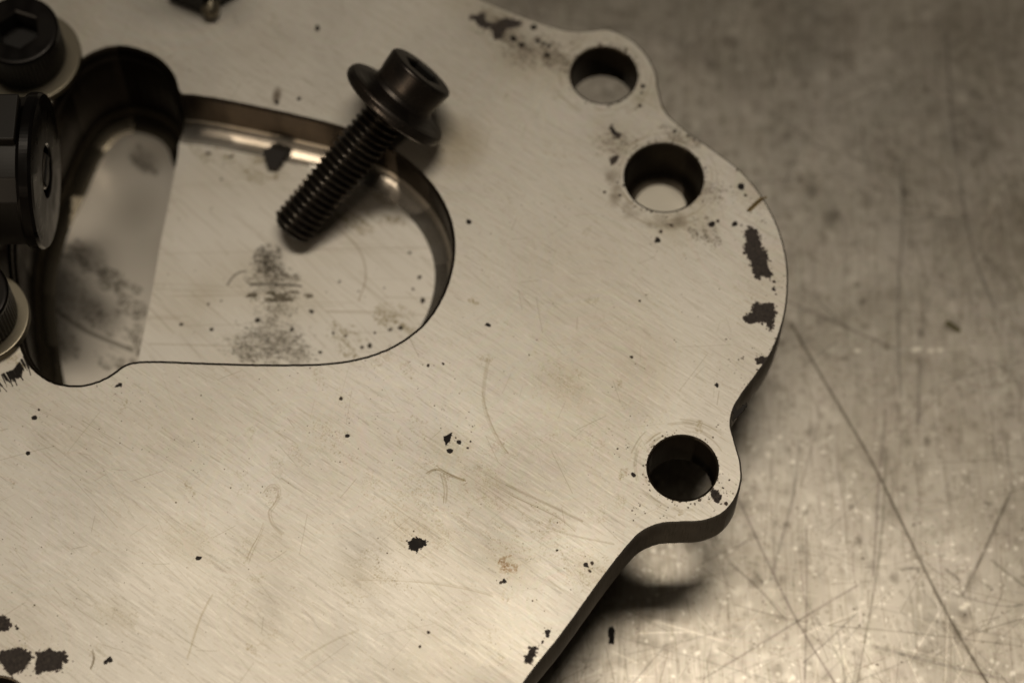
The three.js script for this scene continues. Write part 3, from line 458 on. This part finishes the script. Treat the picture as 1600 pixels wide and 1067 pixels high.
// black roller at the left edge
{
  const t = thing('roller', 'black steel roller with round end face at the left edge beside the pocket', 'roller');
  const R = 13, lay = (g) => g.rotateZ(-Math.PI / 2);                // its axis runs along x, the end face looks right
  part('barrel', lay(turned([[11.9, -60], [12.2, -59], [12.2, -2.6]], 128)), blackRough, t);
  part('end_disc', lay(turned([[12.2, -2.9], [12.75, -2.7], ...[[R, -2.2], [R, -0.8], [R - 0.3, -0.25], [R - 1, 0]], [7.4, 0], [6.6, -0.03], [4.6, 0], [4.3, -0.3], [4.3, -2.4], [0, -2.4]], 128, 0.35)), rollerMat, t);
  const pin = part('pin', lay(turned([[3.1, -2.4], [3.1, -0.5], [2.8, -0.2], [0, -0.2]], 48)), pinMat, t);
  const slot = new RoundedBoxGeometry(0.3 * MM, 1.3 * MM, 5.4 * MM, 2, 0.1 * MM); slot.translate(-0.1 * MM, 0, 0); part('slot', slot, blackRough, pin);
  const key = new RoundedBoxGeometry(60 * MM, 2.4 * MM, 8.6 * MM, 3, 0.35 * MM); key.translate(-32.75 * MM, 12.6 * MM, -2.3 * MM);
  part('top_bar', key, blackRough, t);
  const [x, z] = [[-77.16, -25.14]][0];
  t.position.set(x * MM, (T + R + 0.02) * MM, z * MM);
}

// hex nut on its stud cut by the top edge
{
  const t = thing('hex_nut', 'black hex nut on a stud cut by the top edge of the picture', 'nut');
  const hx = hexagon(7.4, 0.42), h = 7.5;
  const s = sweep(hx.flatMap((p, i) => { const q = hx[(i + 1) % 6]; return [p, [p[0] * 0.98 + q[0] * 0.02, p[1] * 0.98 + q[1] * 0.02], [p[0] * 0.02 + q[0] * 0.98, p[1] * 0.02 + q[1] * 0.98]]; }), [[0.5, 0.02], [0, 0.5], [0, h - 0.6], [0.5, h]], true, 1, 0.3);
  const c = mergeGeometries([s, flat(hexagon(6.9, 0.42), [circle([0, 0], 4, 48)], h, 1, noUv).toNonIndexed()]);
  part('nut_body', c, screwMat, t);
  const pin = turned([[0, 8.9], [0.8, 8.7], [1.4, 8.2], [1.7, 7.5], [1.7, 0]], 32); pin.rotateX(Math.PI / 2); pin.rotateY(0.12); pin.translate(0.9 * MM, 1.9 * MM, 0);
  part('cross_pin', pin, zincMat, t, 'small bright pin end');
  part('stud', turned([[3.98, 0], [3.98, 41], [3.5, 41.6], [0, 41.6]], 48), pinMat, t);
  const [x, z] = [[-55.18, -71.47]][0]; t.position.set(x * MM, T * MM + 0.00002, z * MM);
}

// ---------- loose dirt ----------
function flake(name, label, category, pts, thick, y, mat, tilt = 0) {
  const cx = pts.reduce((s, p) => s + p[0], 0) / pts.length, cz = pts.reduce((s, p) => s + p[1], 0) / pts.length;
  const sh = new THREE.Shape(jag(pts.map(p => [p[0] - cx, -(p[1] - cz)]), R2, 0.25).map(p => new THREE.Vector2(...p)));
  const g = new THREE.ExtrudeGeometry(sh, { depth: thick, bevelEnabled: true, bevelSize: 0.06, bevelThickness: 0.06, bevelSegments: 1 });
  g.rotateX(-Math.PI / 2); scaled(g);
  const m = new THREE.Mesh(g, mat); m.name = numbered(name); m.castShadow = m.receiveShadow = true;
  m.position.set(cx * MM, (y + 0.07) * MM, cz * MM); m.rotation.x = tilt;
  m.userData = { label, category }; scene.add(m); return m;
}
const dirtMat = new THREE.MeshStandardMaterial({ color: new THREE.Color().setRGB(0.018, 0.015, 0.013), roughness: 0.8 });
const strawMat = new THREE.MeshStandardMaterial({ color: new THREE.Color().setRGB(0.20, 0.14, 0.05), roughness: 0.8 });
flake('dirt_flake', 'black crumb of dirt at the foot of the far pocket wall', 'dirt crumb', [[-44.05, -42.19], [-42.71, -42.72], [-41.33, -42.32], [-40.06, -41.67], [-40.79, -40.11], [-41.64, -38.81], [-43.24, -39.07]], 1.0, T - D1 + 0.9, dirtMat, 0.5);
flake('dirt_flake', 'small black sliver stuck on the notch in the right edge of the plate', 'dirt sliver', [[36.45, 11.7], [37.05, 12.39], [38.47, 11.12], [38.66, 11.58], [36.9, 13.53], [36.25, 14.1]], 0.3, T - 0.6, dirtMat, 0.2);
flake('dirt_flake', 'tiny black sliver lying on the bench below the plate', 'dirt sliver', [[16.48, 40.53], [17.24, 40.41], [17.32, 41.89], [17.19, 43.25], [16.55, 43.02]], 0.5, 0.0, dirtMat);
{
  const [[ax, az], [bx, bz], [cx, cz]] = [[40.17, -24.61], [41.89, -26.35], [43.57, -27.23]];
  const c = new THREE.CatmullRomCurve3([[ax, T + 0.25, az], [bx, T + 0.35, bz], [cx, T + 0.3, cz]].map(p => new THREE.Vector3(...p)));
  const m = new THREE.Mesh(scaled(new THREE.TubeGeometry(c, 20, 0.15, 6)), strawMat); m.name = 'straw_fibre'; m.castShadow = true;
  m.userData = { label: 'short straw coloured fibre across the right rim of the plate', category: 'fibre' }; scene.add(m);
}
renderer.render(scene, camera);
